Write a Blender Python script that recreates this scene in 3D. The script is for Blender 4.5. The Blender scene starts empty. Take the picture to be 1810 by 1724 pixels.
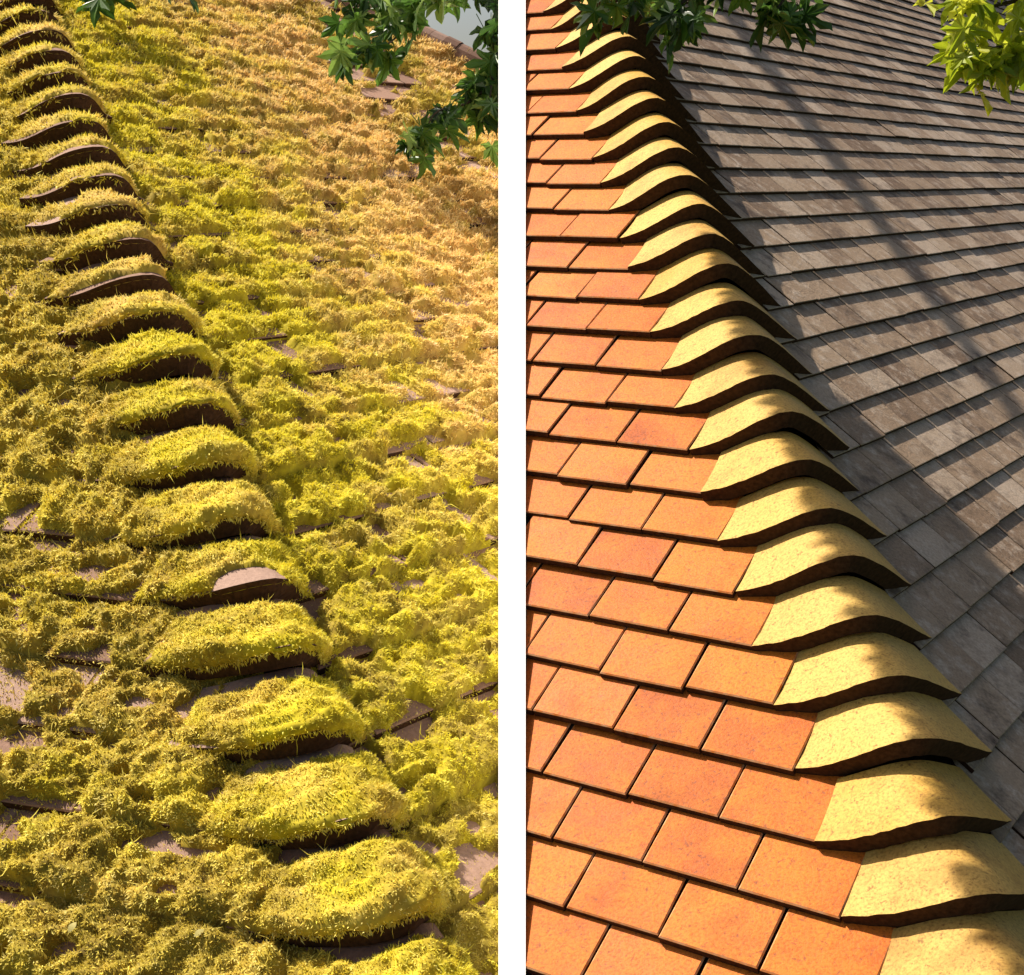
import bpy, math, random
import numpy as np
from mathutils import Matrix, Vector

# ------------------------------------------------------------------ camera, sky, sun, exposure
SC = bpy.context.scene
COL = SC.collection
CZ = 5.0                                   # eye height above the ground
F_PX, PITCH = 2593.3, 0.20703              # focal length in pixels of a 1810 wide frame, downward pitch
cam_data = bpy.data.cameras.new('camera')
cam_data.sensor_width = 36.0
cam_data.lens = 36.0 * F_PX / 1810.0
cam_data.clip_start = 0.05
cam_data.clip_end = 3000.0
cam = bpy.data.objects.new('camera', cam_data)
cam.location = (0, 0, CZ)
cam.rotation_euler = (math.pi / 2 - PITCH, 0, 0)
COL.objects.link(cam)
SC.camera = cam

SUN = np.array([-0.51, 0.38, 0.772]); SUN /= np.linalg.norm(SUN)
world = bpy.data.worlds.new('World'); SC.world = world; world.use_nodes = True
wn = world.node_tree
sky = wn.nodes.new('ShaderNodeTexSky'); sky.sky_type = 'NISHITA'; sky.sun_disc = False
sky.sun_elevation = math.asin(SUN[2]); sky.sun_rotation = math.atan2(SUN[0], SUN[1])
sky.dust_density = 4.0; sky.ozone_density = 0.6
bg = wn.nodes['Background']; bg.inputs[1].default_value = 0.058
wn.links.new(sky.outputs[0], bg.inputs[0])
sun_data = bpy.data.lights.new('sun', 'SUN'); sun_data.energy = 5.0; sun_data.angle = math.radians(0.5)
sun_data.color = (1.0, 0.92, 0.80)
sun = bpy.data.objects.new('sun', sun_data); COL.objects.link(sun)
sun.location = (-20, 6, 30)
sun.rotation_euler = Vector(SUN).to_track_quat('Z', 'Y').to_euler()
SC.view_settings.view_transform = 'Standard'
SC.view_settings.look = 'None'
SC.view_settings.gamma = 1.0
SC.view_settings.exposure = 0.9
SC.view_settings.use_curve_mapping = False

rng = np.random.default_rng(7)
random.seed(7)

# ------------------------------------------------------------------ small helpers
def V(*a): return np.array(a, float)
def unit(a): return a / np.linalg.norm(a)
def azim(deg): return V(math.sin(math.radians(deg)), math.cos(math.radians(deg)), 0)
_c, _s = math.cos(PITCH), math.sin(PITCH)
def project(P):                                  # points relative to the eye -> photo pixels, depth
    P = np.atleast_2d(P)
    d = P[:, 1] * _c - P[:, 2] * _s
    u = P[:, 1] * _s + P[:, 2] * _c
    dd = np.where(d > 0.05, d, np.nan)
    return 905 + F_PX * P[:, 0] / dd, 862 - F_PX * u / dd, d
def sight(x, y, d):                              # a point seen at that pixel at that distance
    X, U = (x - 905) / F_PX, (862 - y) / F_PX
    return V(X, _c + U * _s, -_s + U * _c) * d

def hash2(ix, iy, seed):
    with np.errstate(over='ignore'):
        n = (ix.astype(np.int64) * 374761393 + iy.astype(np.int64) * 668265263 + seed * 1442695041) & 0x7fffffff
        n = ((n ^ (n >> 13)) * 1274126177) & 0x7fffffff
        n = n ^ (n >> 16)
    return (n & 0xffff) / 65535.0
def vnoise(x, y, seed=0):
    ix, iy = np.floor(x), np.floor(y); fx, fy = x - ix, y - iy
    fx = fx * fx * (3 - 2 * fx); fy = fy * fy * (3 - 2 * fy)
    ix = ix.astype(np.int64); iy = iy.astype(np.int64)
    a = hash2(ix, iy, seed); b = hash2(ix + 1, iy, seed); c = hash2(ix, iy + 1, seed); d = hash2(ix + 1, iy + 1, seed)
    return (a + (b - a) * fx) * (1 - fy) + (c + (d - c) * fx) * fy
def fbm(x, y, seed=0, n=3):
    t = 0; a = 0.5; s = 0
    for i in range(n):
        t = t + a * vnoise(x * 2 ** i, y * 2 ** i, seed + i * 17); s += a; a *= 0.5
    return t / s

def mesh_np(name, verts, faces, mat, attrs=None, smooth=False):
    verts = np.asarray(verts, np.float32); me = bpy.data.meshes.new(name)
    if isinstance(faces, np.ndarray):
        nf, k = faces.shape
        me.vertices.add(len(verts)); me.vertices.foreach_set('co', verts.ravel())
        me.loops.add(nf * k); me.loops.foreach_set('vertex_index', faces.ravel().astype(np.int32))
        me.polygons.add(nf); me.polygons.foreach_set('loop_start', np.arange(0, nf * k, k, dtype=np.int32))
        me.polygons.foreach_set('loop_total', np.full(nf, k, np.int32))
        me.update(calc_edges=True); me.validate()
    else:
        me.from_pydata([tuple(v) for v in verts.tolist()], [], faces); me.update()
    if attrs:
        for an, av in attrs.items():
            a = me.attributes.new(an, 'FLOAT', 'POINT'); a.data.foreach_set('value', np.asarray(av, np.float32).ravel())
    if smooth: me.polygons.foreach_set('use_smooth', np.ones(len(me.polygons), bool))
    if mat: me.materials.append(mat)
    return me
def obj(name, me, parent=None, mw=None):
    o = bpy.data.objects.new(name, me); COL.objects.link(o)
    m = mw if mw is not None else Matrix.Identity(4)
    if parent is not None:
        o.parent = parent; m = Matrix.Translation(-WORLD_LOC[parent.name]) @ m
    o.matrix_basis = m
    WORLD_LOC[o.name] = (mw.translation.copy() if mw is not None else Vector((0, 0, 0)))
    return o
WORLD_LOC = {}
def empty(name, loc, label, cat, group=None):
    o = bpy.data.objects.new(name, None); COL.objects.link(o); o.location = loc
    o.empty_display_size = 0.3; WORLD_LOC[o.name] = Vector(loc)
    return tag(o, label, cat, group)
def tag(o, label=None, cat=None, group=None, kind=None):
    if label: o['label'] = label
    if cat: o['category'] = cat
    if group: o['group'] = group
    if kind: o['kind'] = kind
    return o
def frame(P, x, y, z):                           # world matrix from a point relative to the eye and three axes
    m = Matrix.Identity(4)
    for i, a in enumerate((x, y, z)):
        for r in range(3): m[r][i] = a[r]
    m.translation = Vector((P[0], P[1], P[2] + CZ))
    return m

# ------------------------------------------------------------------ materials
class Mat:
    def __init__(self, name):
        self.m = bpy.data.materials.new(name); self.m.use_nodes = True
        self.t = self.m.node_tree; self.b = self.t.nodes['Principled BSDF']
        self.out = self.t.nodes['Material Output']
    def n(self, kind, **kw):
        o = self.t.nodes.new('ShaderNode' + kind)
        for k, v in kw.items(): setattr(o, k, v)
        return o
    def link(self, a, b): self.t.links.new(a, b)
    def noise(self, scale, detail=4, rough=0.6, coord=None, dist=0.0):
        t = self.n('TexNoise'); t.inputs['Scale'].default_value = scale; t.inputs['Detail'].default_value = detail
        t.inputs['Roughness'].default_value = rough; t.inputs['Distortion'].default_value = dist
        self.link(coord if coord is not None else self.coord(), t.inputs['Vector'])
        return t.outputs['Fac']
    def coord(self):
        if not hasattr(self, '_co'):
            g = self.n('NewGeometry'); self._co = g.outputs['Position']
        return self._co
    def ramp(self, fac, stops, interp='LINEAR'):
        r = self.n('ValToRGB'); r.color_ramp.interpolation = interp
        e = r.color_ramp.elements
        while len(e) < len(stops): e.new(0.5)
        for i, (p, c) in enumerate(stops): e[i].position = p; e[i].color = (c[0], c[1], c[2], 1)
        self.link(fac, r.inputs[0]); return r.outputs[0]
    def mix(self, fac, a, b, blend='MIX'):
        x = self.n('Mix', data_type='RGBA', blend_type=blend)
        if isinstance(fac, float): x.inputs[0].default_value = fac
        else: self.link(fac, x.inputs[0])
        for i, v in ((6, a), (7, b)):
            if isinstance(v, tuple): x.inputs[i].default_value = (*v, 1)
            else: self.link(v, x.inputs[i])
        return x.outputs[2]
    def math(self, op, a, b=None, clamp=False):
        x = self.n('Math', operation=op, use_clamp=clamp)
        for i, v in ((0, a), (1, b)):
            if v is None: continue
            if isinstance(v, (int, float)): x.inputs[i].default_value = v
            else: self.link(v, x.inputs[i])
        return x.outputs[0]
    def attr(self, name):
        return self.n('Attribute', attribute_name=name).outputs['Fac']
    def rnd(self):
        o = self.n('ObjectInfo').outputs['Random']
        return self.math('FRACT', self.math('ADD', o, self.attr('rnd')))
    def bump(self, h, strength=0.3, dist=0.002):
        b = self.n('Bump'); b.inputs['Strength'].default_value = strength; b.inputs['Distance'].default_value = dist
        self.link(h, b.inputs['Height']); self.link(b.outputs[0], self.b.inputs['Normal'])
    def done(self, col, rough=0.7, spec=0.3):
        if isinstance(col, tuple): self.b.inputs['Base Color'].default_value = (*col, 1)
        else: self.link(col, self.b.inputs['Base Color'])
        if isinstance(rough, float): self.b.inputs['Roughness'].default_value = rough
        else: self.link(rough, self.b.inputs['Roughness'])
        self.b.inputs['Specular IOR Level'].default_value = spec
        return self.m

def shifted(M):                                   # noise coordinates that differ from tile to tile
    v = M.n('VectorMath', operation='ADD'); M.link(M.coord(), v.inputs[0])
    c = M.n('CombineXYZ'); r = M.rnd()
    M.link(M.math('MULTIPLY', r, 37.0), c.inputs[0]); M.link(M.math('MULTIPLY', r, 91.0), c.inputs[1])
    M.link(c.outputs[0], v.inputs[1]); return v.outputs[0], r

def tile_material(name, tones, fleck, fleck_amt, rough=0.5, spec=0.4, blotch=None):
    M = Mat(name); co, r = shifted(M)
    base = M.ramp(r, tones)
    soft = M.noise(14, 4, 0.65, co)
    base = M.mix(M.math('MULTIPLY', M.math('SUBTRACT', soft, 0.38, True), 1.7, True), base, blotch, 'MIX') if blotch else base
    fine = M.noise(220, 5, 0.7, co)
    base = M.mix(0.8, base, M.ramp(fine, [(0.30, (0.36, 0.30, 0.26)), (0.50, (0.92, 0.92, 0.92)), (0.62, (1.08, 1.08, 1.06))]), 'MULTIPLY')
    spots = M.noise(130, 3, 0.6, co); cloud = M.noise(5, 5, 0.7, co)
    base = M.mix(0.8, base, M.ramp(cloud, [(0.28, (0.60, 0.48, 0.40)), (0.47, (1, 1, 1)), (0.7, (1.02, 1.10, 1.15))]), 'MULTIPLY')
    base = M.mix(M.math('MULTIPLY', M.math('MULTIPLY', M.math('SUBTRACT', spots, 0.60, True), 14.0, True), fleck_amt), base, fleck)
    M.bump(M.math('ADD', M.math('MULTIPLY', fine, 0.6), M.math('MULTIPLY', soft, 1.2)), 0.5, 0.0025)
    rg = M.math('ADD', M.math('MULTIPLY', soft, 0.25), rough - 0.1)
    return M.done(base, rg, spec)

MAT = {}
MAT['orange'] = tile_material('orange_painted_tile',
    [(0.0, (0.42, 0.090, 0.008)), (0.3, (0.57, 0.130, 0.011)), (0.6, (0.61, 0.165, 0.014)), (0.85, (0.62, 0.145, 0.020)), (1.0, (0.52, 0.105, 0.008))],
    (0.20, 0.055, 0.02), 0.7, 0.55, 0.16, (0.66, 0.215, 0.026))
MAT['yellow'] = tile_material('yellow_painted_tile',
    [(0.0, (0.44, 0.225, 0.028)), (0.3, (0.54, 0.30, 0.05)), (0.7, (0.57, 0.335, 0.075)), (1.0, (0.50, 0.30, 0.07))],
    (0.22, 0.11, 0.03), 0.85, 0.6, 0.15, (0.61, 0.385, 0.11))
M = Mat('grey_weathered_tile'); co, r = shifted(M)
base = M.ramp(r, [(0.0, (0.23, 0.147, 0.09)), (0.35, (0.35, 0.24, 0.155)), (0.75, (0.42, 0.30, 0.20)), (1.0, (0.53, 0.41, 0.31))])
lich = M.noise(26, 5, 0.7, co)
base = M.mix(M.math('MULTIPLY', M.math('SUBTRACT', lich, 0.5, True), 4.5, True), base, (0.58, 0.47, 0.375))
base = M.mix(M.math('MULTIPLY', M.math('SUBTRACT', M.noise(11, 4, 0.7, co), 0.52, True), 5.0, True), base, (0.11, 0.07, 0.045))
fine = M.noise(180, 5, 0.7, co)
base = M.mix(0.6, base, M.ramp(fine, [(0.3, (0.35, 0.33, 0.31)), (0.6, (1, 1, 1))]), 'MULTIPLY')
broad = M.noise(0.9, 3, 0.5)
base = M.mix(0.5, base, M.ramp(broad, [(0.35, (0.72, 0.66, 0.6)), (0.65, (1, 1, 1))]), 'MULTIPLY')
M.bump(M.math('ADD', fine, lich), 0.6, 0.003)
MAT['grey'] = M.done(base, 0.7, 0.3)
M = Mat('mauve_bare_tile'); co, r = shifted(M)
base = M.ramp(r, [(0.0, (0.20, 0.11, 0.075)), (0.5, (0.29, 0.17, 0.12)), (1.0, (0.37, 0.245, 0.19))])
fine = M.noise(120, 5, 0.7, co)
base = M.mix(0.5, base, M.ramp(fine, [(0.3, (0.4, 0.38, 0.36)), (0.65, (1, 1, 1))]), 'MULTIPLY')
M.bump(fine, 0.5, 0.003)
MAT['mauve'] = M.done(base, 0.85, 0.2)
M = Mat('shaded_clay_edge'); MAT['shaded_butt'] = M.done(M.ramp(M.noise(120), [(0.3, (0.03, 0.014, 0.008)), (0.7, (0.075, 0.036, 0.02))]), 0.9, 0.1)  # unpainted clay, coloured near-black so butt faces carry their shade
M = Mat('pale_painted_edge'); MAT['pale_rim'] = M.done(M.ramp(M.noise(60, 4), [(0.35, (0.56, 0.17, 0.03)), (0.65, (0.62, 0.34, 0.17))]), 0.7, 0.15)  # paler colour for the bevels of the orange tiles
M = Mat('roof_underlay'); MAT['deck'] = M.done(M.ramp(M.noise(30), [(0.3, (0.02, 0.014, 0.01)), (0.7, (0.045, 0.03, 0.022))]), 0.9, 0.1)
M = Mat('divider_white'); MAT['white'] = M.done(M.ramp(M.noise(3, 5), [(0.3, (0.88, 0.88, 0.875)), (0.7, (0.9, 0.9, 0.895))]), 0.75, 0.2)
M = Mat('house_render'); MAT['render'] = M.done(M.ramp(M.noise(6, 5), [(0.3, (0.42, 0.38, 0.32)), (0.7, (0.5, 0.46, 0.4))]), 0.9, 0.2)
M = Mat('fascia_paint'); MAT['fascia'] = M.done(M.ramp(M.noise(20), [(0.3, (0.1, 0.06, 0.04)), (0.7, (0.15, 0.09, 0.06))]), 0.6, 0.3)
M = Mat('lawn'); MAT['lawn'] = M.done(M.ramp(M.noise(5, 6), [(0.3, (0.03, 0.06, 0.015)), (0.7, (0.07, 0.10, 0.03))]), 0.95, 0.1)
M = Mat('bark'); bk = M.noise(40, 6, 0.7); M.bump(bk, 0.8, 0.01)
MAT['bark'] = M.done(M.ramp(bk, [(0.3, (0.035, 0.025, 0.018)), (0.7, (0.10, 0.075, 0.055))]), 0.9, 0.1)

def moss_material(name, transl=0.3):
    # zone 0: yellow green, 1: ochre orange; dry 1: olive brown; rnd: one value for each strand
    M = Mat(name); z = M.attr('zone'); r = M.attr('rnd')
    p1 = M.noise(16, 4, 0.6); p2 = M.noise(70, 4, 0.65)
    tone = M.math('ADD', M.math('MULTIPLY', r, 0.55), M.math('ADD', M.math('MULTIPLY', p1, 0.55), M.math('MULTIPLY', p2, 0.45)))
    tone = M.math('MULTIPLY', tone, 0.66)
    green = M.ramp(tone, [(0.16, (0.10, 0.075, 0.015)), (0.28, (0.44, 0.34, 0.02)), (0.42, (0.70, 0.59, 0.022)), (0.60, (0.80, 0.70, 0.07)), (0.82, (0.86, 0.80, 0.18))])
    ochre = M.ramp(tone, [(0.16, (0.20, 0.09, 0.03)), (0.28, (0.58, 0.33, 0.11)), (0.42, (0.80, 0.51, 0.17)), (0.58, (0.86, 0.62, 0.25)), (0.76, (0.86, 0.70, 0.40))])
    brown = M.ramp(tone, [(0.16, (0.075, 0.05, 0.022)), (0.28, (0.27, 0.19, 0.03)), (0.42, (0.47, 0.365, 0.045)), (0.60, (0.60, 0.475, 0.08)), (0.82, (0.72, 0.60, 0.26))])
    c = M.mix(M.math('MINIMUM', z, 1.0, True), green, ochre)
    c = M.mix(M.attr('dry'), c, brown)
    M.done(c, 0.85, 0.12)
    if transl:
        tr = M.n('BsdfTranslucent'); M.link(c, tr.inputs[0])
        mx = M.n('MixShader'); mx.inputs[0].default_value = transl
        M.link(M.b.outputs[0], mx.inputs[1]); M.link(tr.outputs[0], mx.inputs[2]); M.link(mx.outputs[0], M.out.inputs[0])
    return M.m
MAT['moss'] = moss_material('moss_growth', 0.25)

def leaf_material(name, tones, transl):
    M = Mat(name); r = M.rnd()
    c = M.ramp(r, tones)
    v = M.noise(60, 3, 0.6)
    c = M.mix(0.35, c, M.ramp(v, [(0.3, (0.6, 0.62, 0.5)), (0.7, (1, 1, 1))]), 'MULTIPLY')
    M.done(c, 0.42, 0.45)
    tr = M.n('BsdfTranslucent'); M.link(c, tr.inputs[0])
    mx = M.n('MixShader'); mx.inputs[0].default_value = transl
    M.link(M.b.outputs[0], mx.inputs[1]); M.link(tr.outputs[0], mx.inputs[2]); M.link(mx.outputs[0], M.out.inputs[0])
    return M.m
MAT['leaf_dark'] = leaf_material('dark_green_leaf', [(0, (0.025, 0.06, 0.012)), (0.35, (0.06, 0.14, 0.02)), (0.7, (0.13, 0.25, 0.035)), (1, (0.30, 0.40, 0.10))], 0.35)
MAT['leaf_lime'] = leaf_material('lime_green_leaf', [(0, (0.24, 0.32, 0.015)), (0.5, (0.46, 0.52, 0.025)), (1, (0.62, 0.62, 0.06))], 0.5)

# ------------------------------------------------------------------ ground
g = obj('ground', mesh_np('ground', [(-900, -900, 0), (900, -900, 0), (900, 900, 0), (-900, 900, 0)], [(0, 1, 2, 3)], MAT['lawn']))
tag(g, kind='structure')

# ------------------------------------------------------------------ roof geometry
class Slope:                                       # one roof plane: eave axis x, up-slope axis y, normal z
    def __init__(self, origin, eave_out, h, sign):
        self.o = origin; self.h = h
        n = np.cross(eave_out, h); n = unit(n) * (1 if n[2] > 0 else -1)
        self.n = n; self.x = eave_out * sign; self.y = np.cross(n, self.x)
        if self.y[2] < 0: self.y = -self.y
        self.g = h @ self.y; self.hx = h @ self.x; self.sign = sign
    def at(self, a, b, c=0.0): return self.o + a * self.x + b * self.y + c * self.n
    def uv(self, P): d = P - self.o; return d @ self.x, d @ self.y

def hip_cap_rim(C, K, D, eL, eR, h, a=0.42, b=0.36, b2=0.42, a2=0.3, n=9, mixk=0.0):
    T = unit(V(*(D - C)[:2], 0)); L1 = np.linalg.norm(K - C); L2 = np.linalg.norm(D - K)
    T = unit(T - (T @ unit(h)) * unit(h))
    P = []; fine = 4 * n
    def bez(p0, p1, p2, p3, ts):
        return [((1 - t) ** 3) * p0 + 3 * (1 - t) ** 2 * t * p1 + 3 * (1 - t) * t * t * p2 + t ** 3 * p3 for t in ts]
    d0_ = unit(-eL * (1 - mixk) + unit(K - C) * mixk)
    P += bez(C, C + d0_ * a * L1, K - T * b * L1, K, np.linspace(0, 1, fine))
    P += bez(K, K + T * b2 * L2, D - eR * a2 * L2, D, np.linspace(0, 1, fine))[1:]
    return np.array(P), fine - 1

def cap_grid(rim, ik, eL, eR, h, ts, drop, nl=None, nr=None):
    """the rim swept up the hip; its two sides are cut square to the eaves, as the tiles beside them are"""
    nl = nl or ik + 1; nr = nr or len(rim) - ik
    seg = np.linalg.norm(np.diff(rim, axis=0), axis=1); arc = np.concatenate([[0], np.cumsum(seg)])
    out = []
    for t in ts:
        a0 = max(0.0, t * (h @ eL)); a1 = arc[-1] - max(0.0, t * (h @ eR))
        q = np.concatenate([np.linspace(a0, arc[ik], nl), np.linspace(arc[ik], max(a1, arc[ik] + 0.01), nr)[1:]])
        row = np.stack([np.interp(q, arc, rim[:, c]) for c in range(3)], 1)
        out.append(row + t * h - V(0, 0, 1) * drop * t)
    return np.array(out)

def solid_grid(G, thick):                          # grid [rows, cols, 3] -> closed slab
    r, c, _ = G.shape
    du = np.gradient(G, axis=1); dv = np.gradient(G, axis=0)
    N = np.cross(du, dv); N /= np.linalg.norm(N, axis=2, keepdims=True)
    if N[..., 2].mean() < 0: N = -N
    B = G - N * thick
    vs = np.concatenate([G.reshape(-1, 3), B.reshape(-1, 3)])
    fs = []; o = r * c
    for j in range(r - 1):
        for i in range(c - 1):
            a, b, cc, d = j * c + i, j * c + i + 1, (j + 1) * c + i + 1, (j + 1) * c + i
            fs.append((a, b, cc, d)); fs.append((o + a, o + d, o + cc, o + b))
    rimi = [(0, i) for i in range(c)] + [(j, c - 1) for j in range(1, r)] + [(r - 1, i) for i in range(c - 2, -1, -1)] + [(j, 0) for j in range(r - 2, 0, -1)]
    idx = [j * c + i for j, i in rimi]
    for p, q in zip(idx, idx[1:] + idx[:1]): fs.append((q, p, o + p, o + q))
    return vs, fs

def tile_solid(poly, t, bev):                      # convex polygon in x,y; top face at z 0 with a bevelled rim
    poly = np.array(poly); k = len(poly); cen = poly.mean(0)
    ins = []
    for i in range(k):                             # inset corner by bev along both edges
        p0, p, p1 = poly[i - 1], poly[i], poly[(i + 1) % k]
        e0 = unit(p - p0); e1 = unit(p1 - p)
        bis = V(-(e0[1] + e1[1]), e0[0] + e1[0]); L = np.linalg.norm(bis)
        if L < 1e-6: bis = V(-e0[1], e0[0]); L = 1
        sn = max(0.3, abs(e0[0] * (bis[1] / L) - e0[1] * (bis[0] / L)))
        ins.append(p + bis / L * min(bev / sn, 2 * bev))
    top = [(*p, 0.0) for p in ins]; sh = [(*p, -bev) for p in poly]; bot = [(*p, -t) for p in poly]
    vs = np.array(top + sh + bot)
    fs = [tuple(range(k))]
    for i in range(k):
        j = (i + 1) % k
        fs.append((k + i, k + j, j, i)); fs.append((2 * k + i, 2 * k + j, k + j, k + i))
    fs.append(tuple(range(3 * k - 1, 2 * k - 1, -1)))
    return vs, fs

def clip(poly, a, b, c):                           # keep a*x+b*y+c >= 0
    out = []
    for i in range(len(poly)):
        p, q = poly[i], poly[(i + 1) % len(poly)]
        dp = a * p[0] + b * p[1] + c; dq = a * q[0] + b * q[1] + c
        if dp >= 0: out.append(p)
        if (dp >= 0) != (dq >= 0):
            s = dp / (dp - dq); out.append((p[0] + s * (q[0] - p[0]), p[1] + s * (q[1] - p[1])))
    res = []
    for p in out:
        if not res or math.hypot(p[0] - res[-1][0], p[1] - res[-1][1]) > 0.004: res.append(p)
    if len(res) > 1 and math.hypot(res[0][0] - res[-1][0], res[0][1] - res[-1][1]) < 0.004: res.pop()
    return res

def poly_area(p): return 0.5 * abs(sum(p[i - 1][0] * p[i][1] - p[i][0] * p[i - 1][1] for i in range(len(p))))

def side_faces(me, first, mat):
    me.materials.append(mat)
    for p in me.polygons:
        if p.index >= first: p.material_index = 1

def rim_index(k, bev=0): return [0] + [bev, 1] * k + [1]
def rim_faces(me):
    me.materials.append(MAT['shaded_butt']); painted = me.materials[0] == MAT['orange']
    if painted: me.materials.append(MAT['pale_rim'])
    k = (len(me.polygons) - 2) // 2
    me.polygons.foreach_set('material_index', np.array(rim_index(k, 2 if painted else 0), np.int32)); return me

class TileField:
    """collects tiles of one slope; the ones that show largest become objects, the others one stuff mesh"""
    def __init__(self): self.items = []
    def add(self, sl, x0, y0, w, length, t, mat, gap=0.0035, halfplanes=(), tint=None, slip=0.0, jit=1.0, lift=0.0):
        full = True
        poly = [(gap / 2, 0), (w - gap / 2, 0), (w - gap / 2, length), (gap / 2, length)]
        for (a, b, c) in halfplanes:
            q = clip(poly, a, b, c + a * x0 + b * y0)
            if len(q) < 3 or poly_area(q) < 0.0006: return
            if len(q) != len(poly) or any(abs(p[0] - r[0]) + abs(p[1] - r[1]) > 1e-6 for p, r in zip(q, poly)): full = False
            poly = q
        tilt = math.atan2(t, sl.g) + rng.normal(0, 0.006) * jit
        rot = rng.normal(0, 0.006) * jit
        ct, st = math.cos(tilt), math.sin(tilt)
        y1 = sl.y * ct - sl.n * st; n1 = sl.n * ct + sl.y * st
        cr, sr = math.cos(rot), math.sin(rot)
        x2 = sl.x * cr + y1 * sr; y2 = y1 * cr - sl.x * sr
        P = sl.at(x0 + rng.normal(0, 0.0006) * jit, y0 + slip + rng.normal(0, 0.0013) * jit, rng.normal(0, 0.0009) * jit + lift)
        px, py, d = project(np.array([P, P + x2 * w, P + x2 * w + y2 * sl.g, P + y2 * sl.g]))
        vis = 0.0
        if np.all(d > 0.1):
            cx, cy = px.mean(), py.mean()
            area = 0.5 * abs(np.dot(px, np.roll(py, 1)) - np.dot(py, np.roll(px, 1))) * poly_area(poly) / (w * length)
            lo, hi = (-30, 885) if sl.panel == 0 else (925, 1840)
            vis = area if (px.max() > lo and px.min() < hi and py.max() > -20 and py.min() < 1744) else 0.0
        self.items.append((vis, poly if not full else None, w, length, t, gap, P, x2, y2, n1, mat, tint))
    def build(self, root, part, stuffname, maxobj, keep=None):
        its = sorted(self.items, key=lambda i: -i[0])
        cache = {}; rest = {}
        for k, (vis, poly, w, length, t, gap, P, x, y, n, mat, tint) in enumerate(its):
            if k < maxobj and vis > 20 and (keep is None or keep(P)):
                key = (round(w, 5), round(length, 5), mat.name)
                if poly is None:
                    if key not in cache:
                        vs, fs = tile_solid([(gap / 2, 0), (w - gap / 2, 0), (w - gap / 2, length), (gap / 2, length)], t, t * 0.16)
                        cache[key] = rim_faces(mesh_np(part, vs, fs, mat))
                    me = cache[key]
                else:
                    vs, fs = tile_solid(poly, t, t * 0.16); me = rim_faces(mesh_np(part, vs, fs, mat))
                o = obj(part, me, root, frame(P, x, y, n))
                if tint: o['label'] = tint
            else:
                p = poly or [(gap / 2, 0), (w - gap / 2, 0), (w - gap / 2, length), (gap / 2, length)]
                vs, fs = tile_solid(p, t, t * 0.16)
                R = np.stack([x, y, n]); vs = vs @ R + P + V(0, 0, CZ)
                L = rest.setdefault(mat.name, [[], [], [], 0, mat, []])
                L[0].append(vs); L[1] += [tuple(i + L[3] for i in f) for f in fs]; L[2].append(np.full(len(vs), rng.random())); L[3] += len(vs); L[5] += rim_index(len(p))
        for nm, L in rest.items():
            vs = np.concatenate(L[0])
            me = mesh_np(stuffname, vs - np.array(root_world(root)), L[1], L[4], {'rnd': np.concatenate(L[2])})
            me.materials.append(MAT['shaded_butt']); me.polygons.foreach_set('material_index', np.array(L[5], np.int32))
            o = bpy.data.objects.new(stuffname, me); COL.objects.link(o); o.parent = root; o['kind'] = 'stuff'
def root_world(r): return tuple(WORLD_LOC[r.name])

def child_mesh(name, verts_rel, faces, mat, root, attrs=None, smooth=False):
    vs = np.asarray(verts_rel, float) + V(0, 0, CZ) - np.array(root_world(root))
    o = bpy.data.objects.new(name, mesh_np(name, vs, faces, mat, attrs, smooth)); COL.objects.link(o); o.parent = root
    return o

# ================================================================== RIGHT HOUSE: cleaned and painted roof
S = 0.5
h = V(-0.02949933, 0.21693363, 0.12070455) * S
eL, eR = azim(-57.0097), azim(32.9903)
C0 = V(0.89074546, 3.63238136, -1.94657265) * S
D0 = V(1.45605661, 3.66078527, -1.88977899) * S * 1.055
K0 = V(1.2443996, 3.4816255, -1.7960941) * S
sL = Slope(C0, eL, h, -1); sR = Slope(D0, eR, h, 1)
sL.panel = sR.panel = 1
T_TILE = 0.0138
KBOT, KTOP = -4, 39
HALF = 24.0 / F_PX                                  # half thickness of the divider per metre of depth
house = empty('house', (1.6, 4.6, 0), 'house with cleaned roof, orange tiles on one slope and yellow hip caps', 'house')

# added white divider, widening with depth to show as an even strip: it rises with the clean roof and stands just proud of its tiles
def wall_top(y): # height of the clean roof plane above x = 0
    return C0[2] + (-sL.n[0] * (0 - C0[0]) - sL.n[1] * (y - C0[1])) / sL.n[2] + 0.005
wroot = empty('divider_wall', (0, 3.4, 0), 'white divider strip added between the mossy roof and the clean roof', 'wall')
ys = np.linspace(1.55, 6.6, 12)
vt = []; vb = []
for y in ys:
    z = wall_top(y) + 0.40 * HALF * y; d = y * _c - z * _s; w = HALF * d
    vt.append((w, y, z)); vb.append((w - 0.006, y, z))
def strip(pts, zlow, name, mat):
    n = len(pts); vs = []
    for (w, y, z) in pts: vs += [(-w, y, z), (w, y, z), (-w, y, zlow if zlow is not None else z - 0.05), (w, y, zlow if zlow is not None else z - 0.05)]
    fs = []
    for i in range(n - 1):
        a, b = 4 * i, 4 * i + 4
        fs += [(a, a + 1, b + 1, b), (a + 2, b + 2, b + 3, a + 3), (a, b, b + 2, a + 2), (a + 1, a + 3, b + 3, b + 1)]
    fs += [(0, 2, 3, 1), (4 * n - 4, 4 * n - 3, 4 * n - 1, 4 * n - 2)]
    child_mesh(name, vs, fs, mat, wroot)
strip(vt, None, 'divider_top', MAT['white'])
strip([(w, y, z - 0.0502) for (w, y, z) in vb], -CZ, 'divider_body', MAT['white'])

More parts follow.
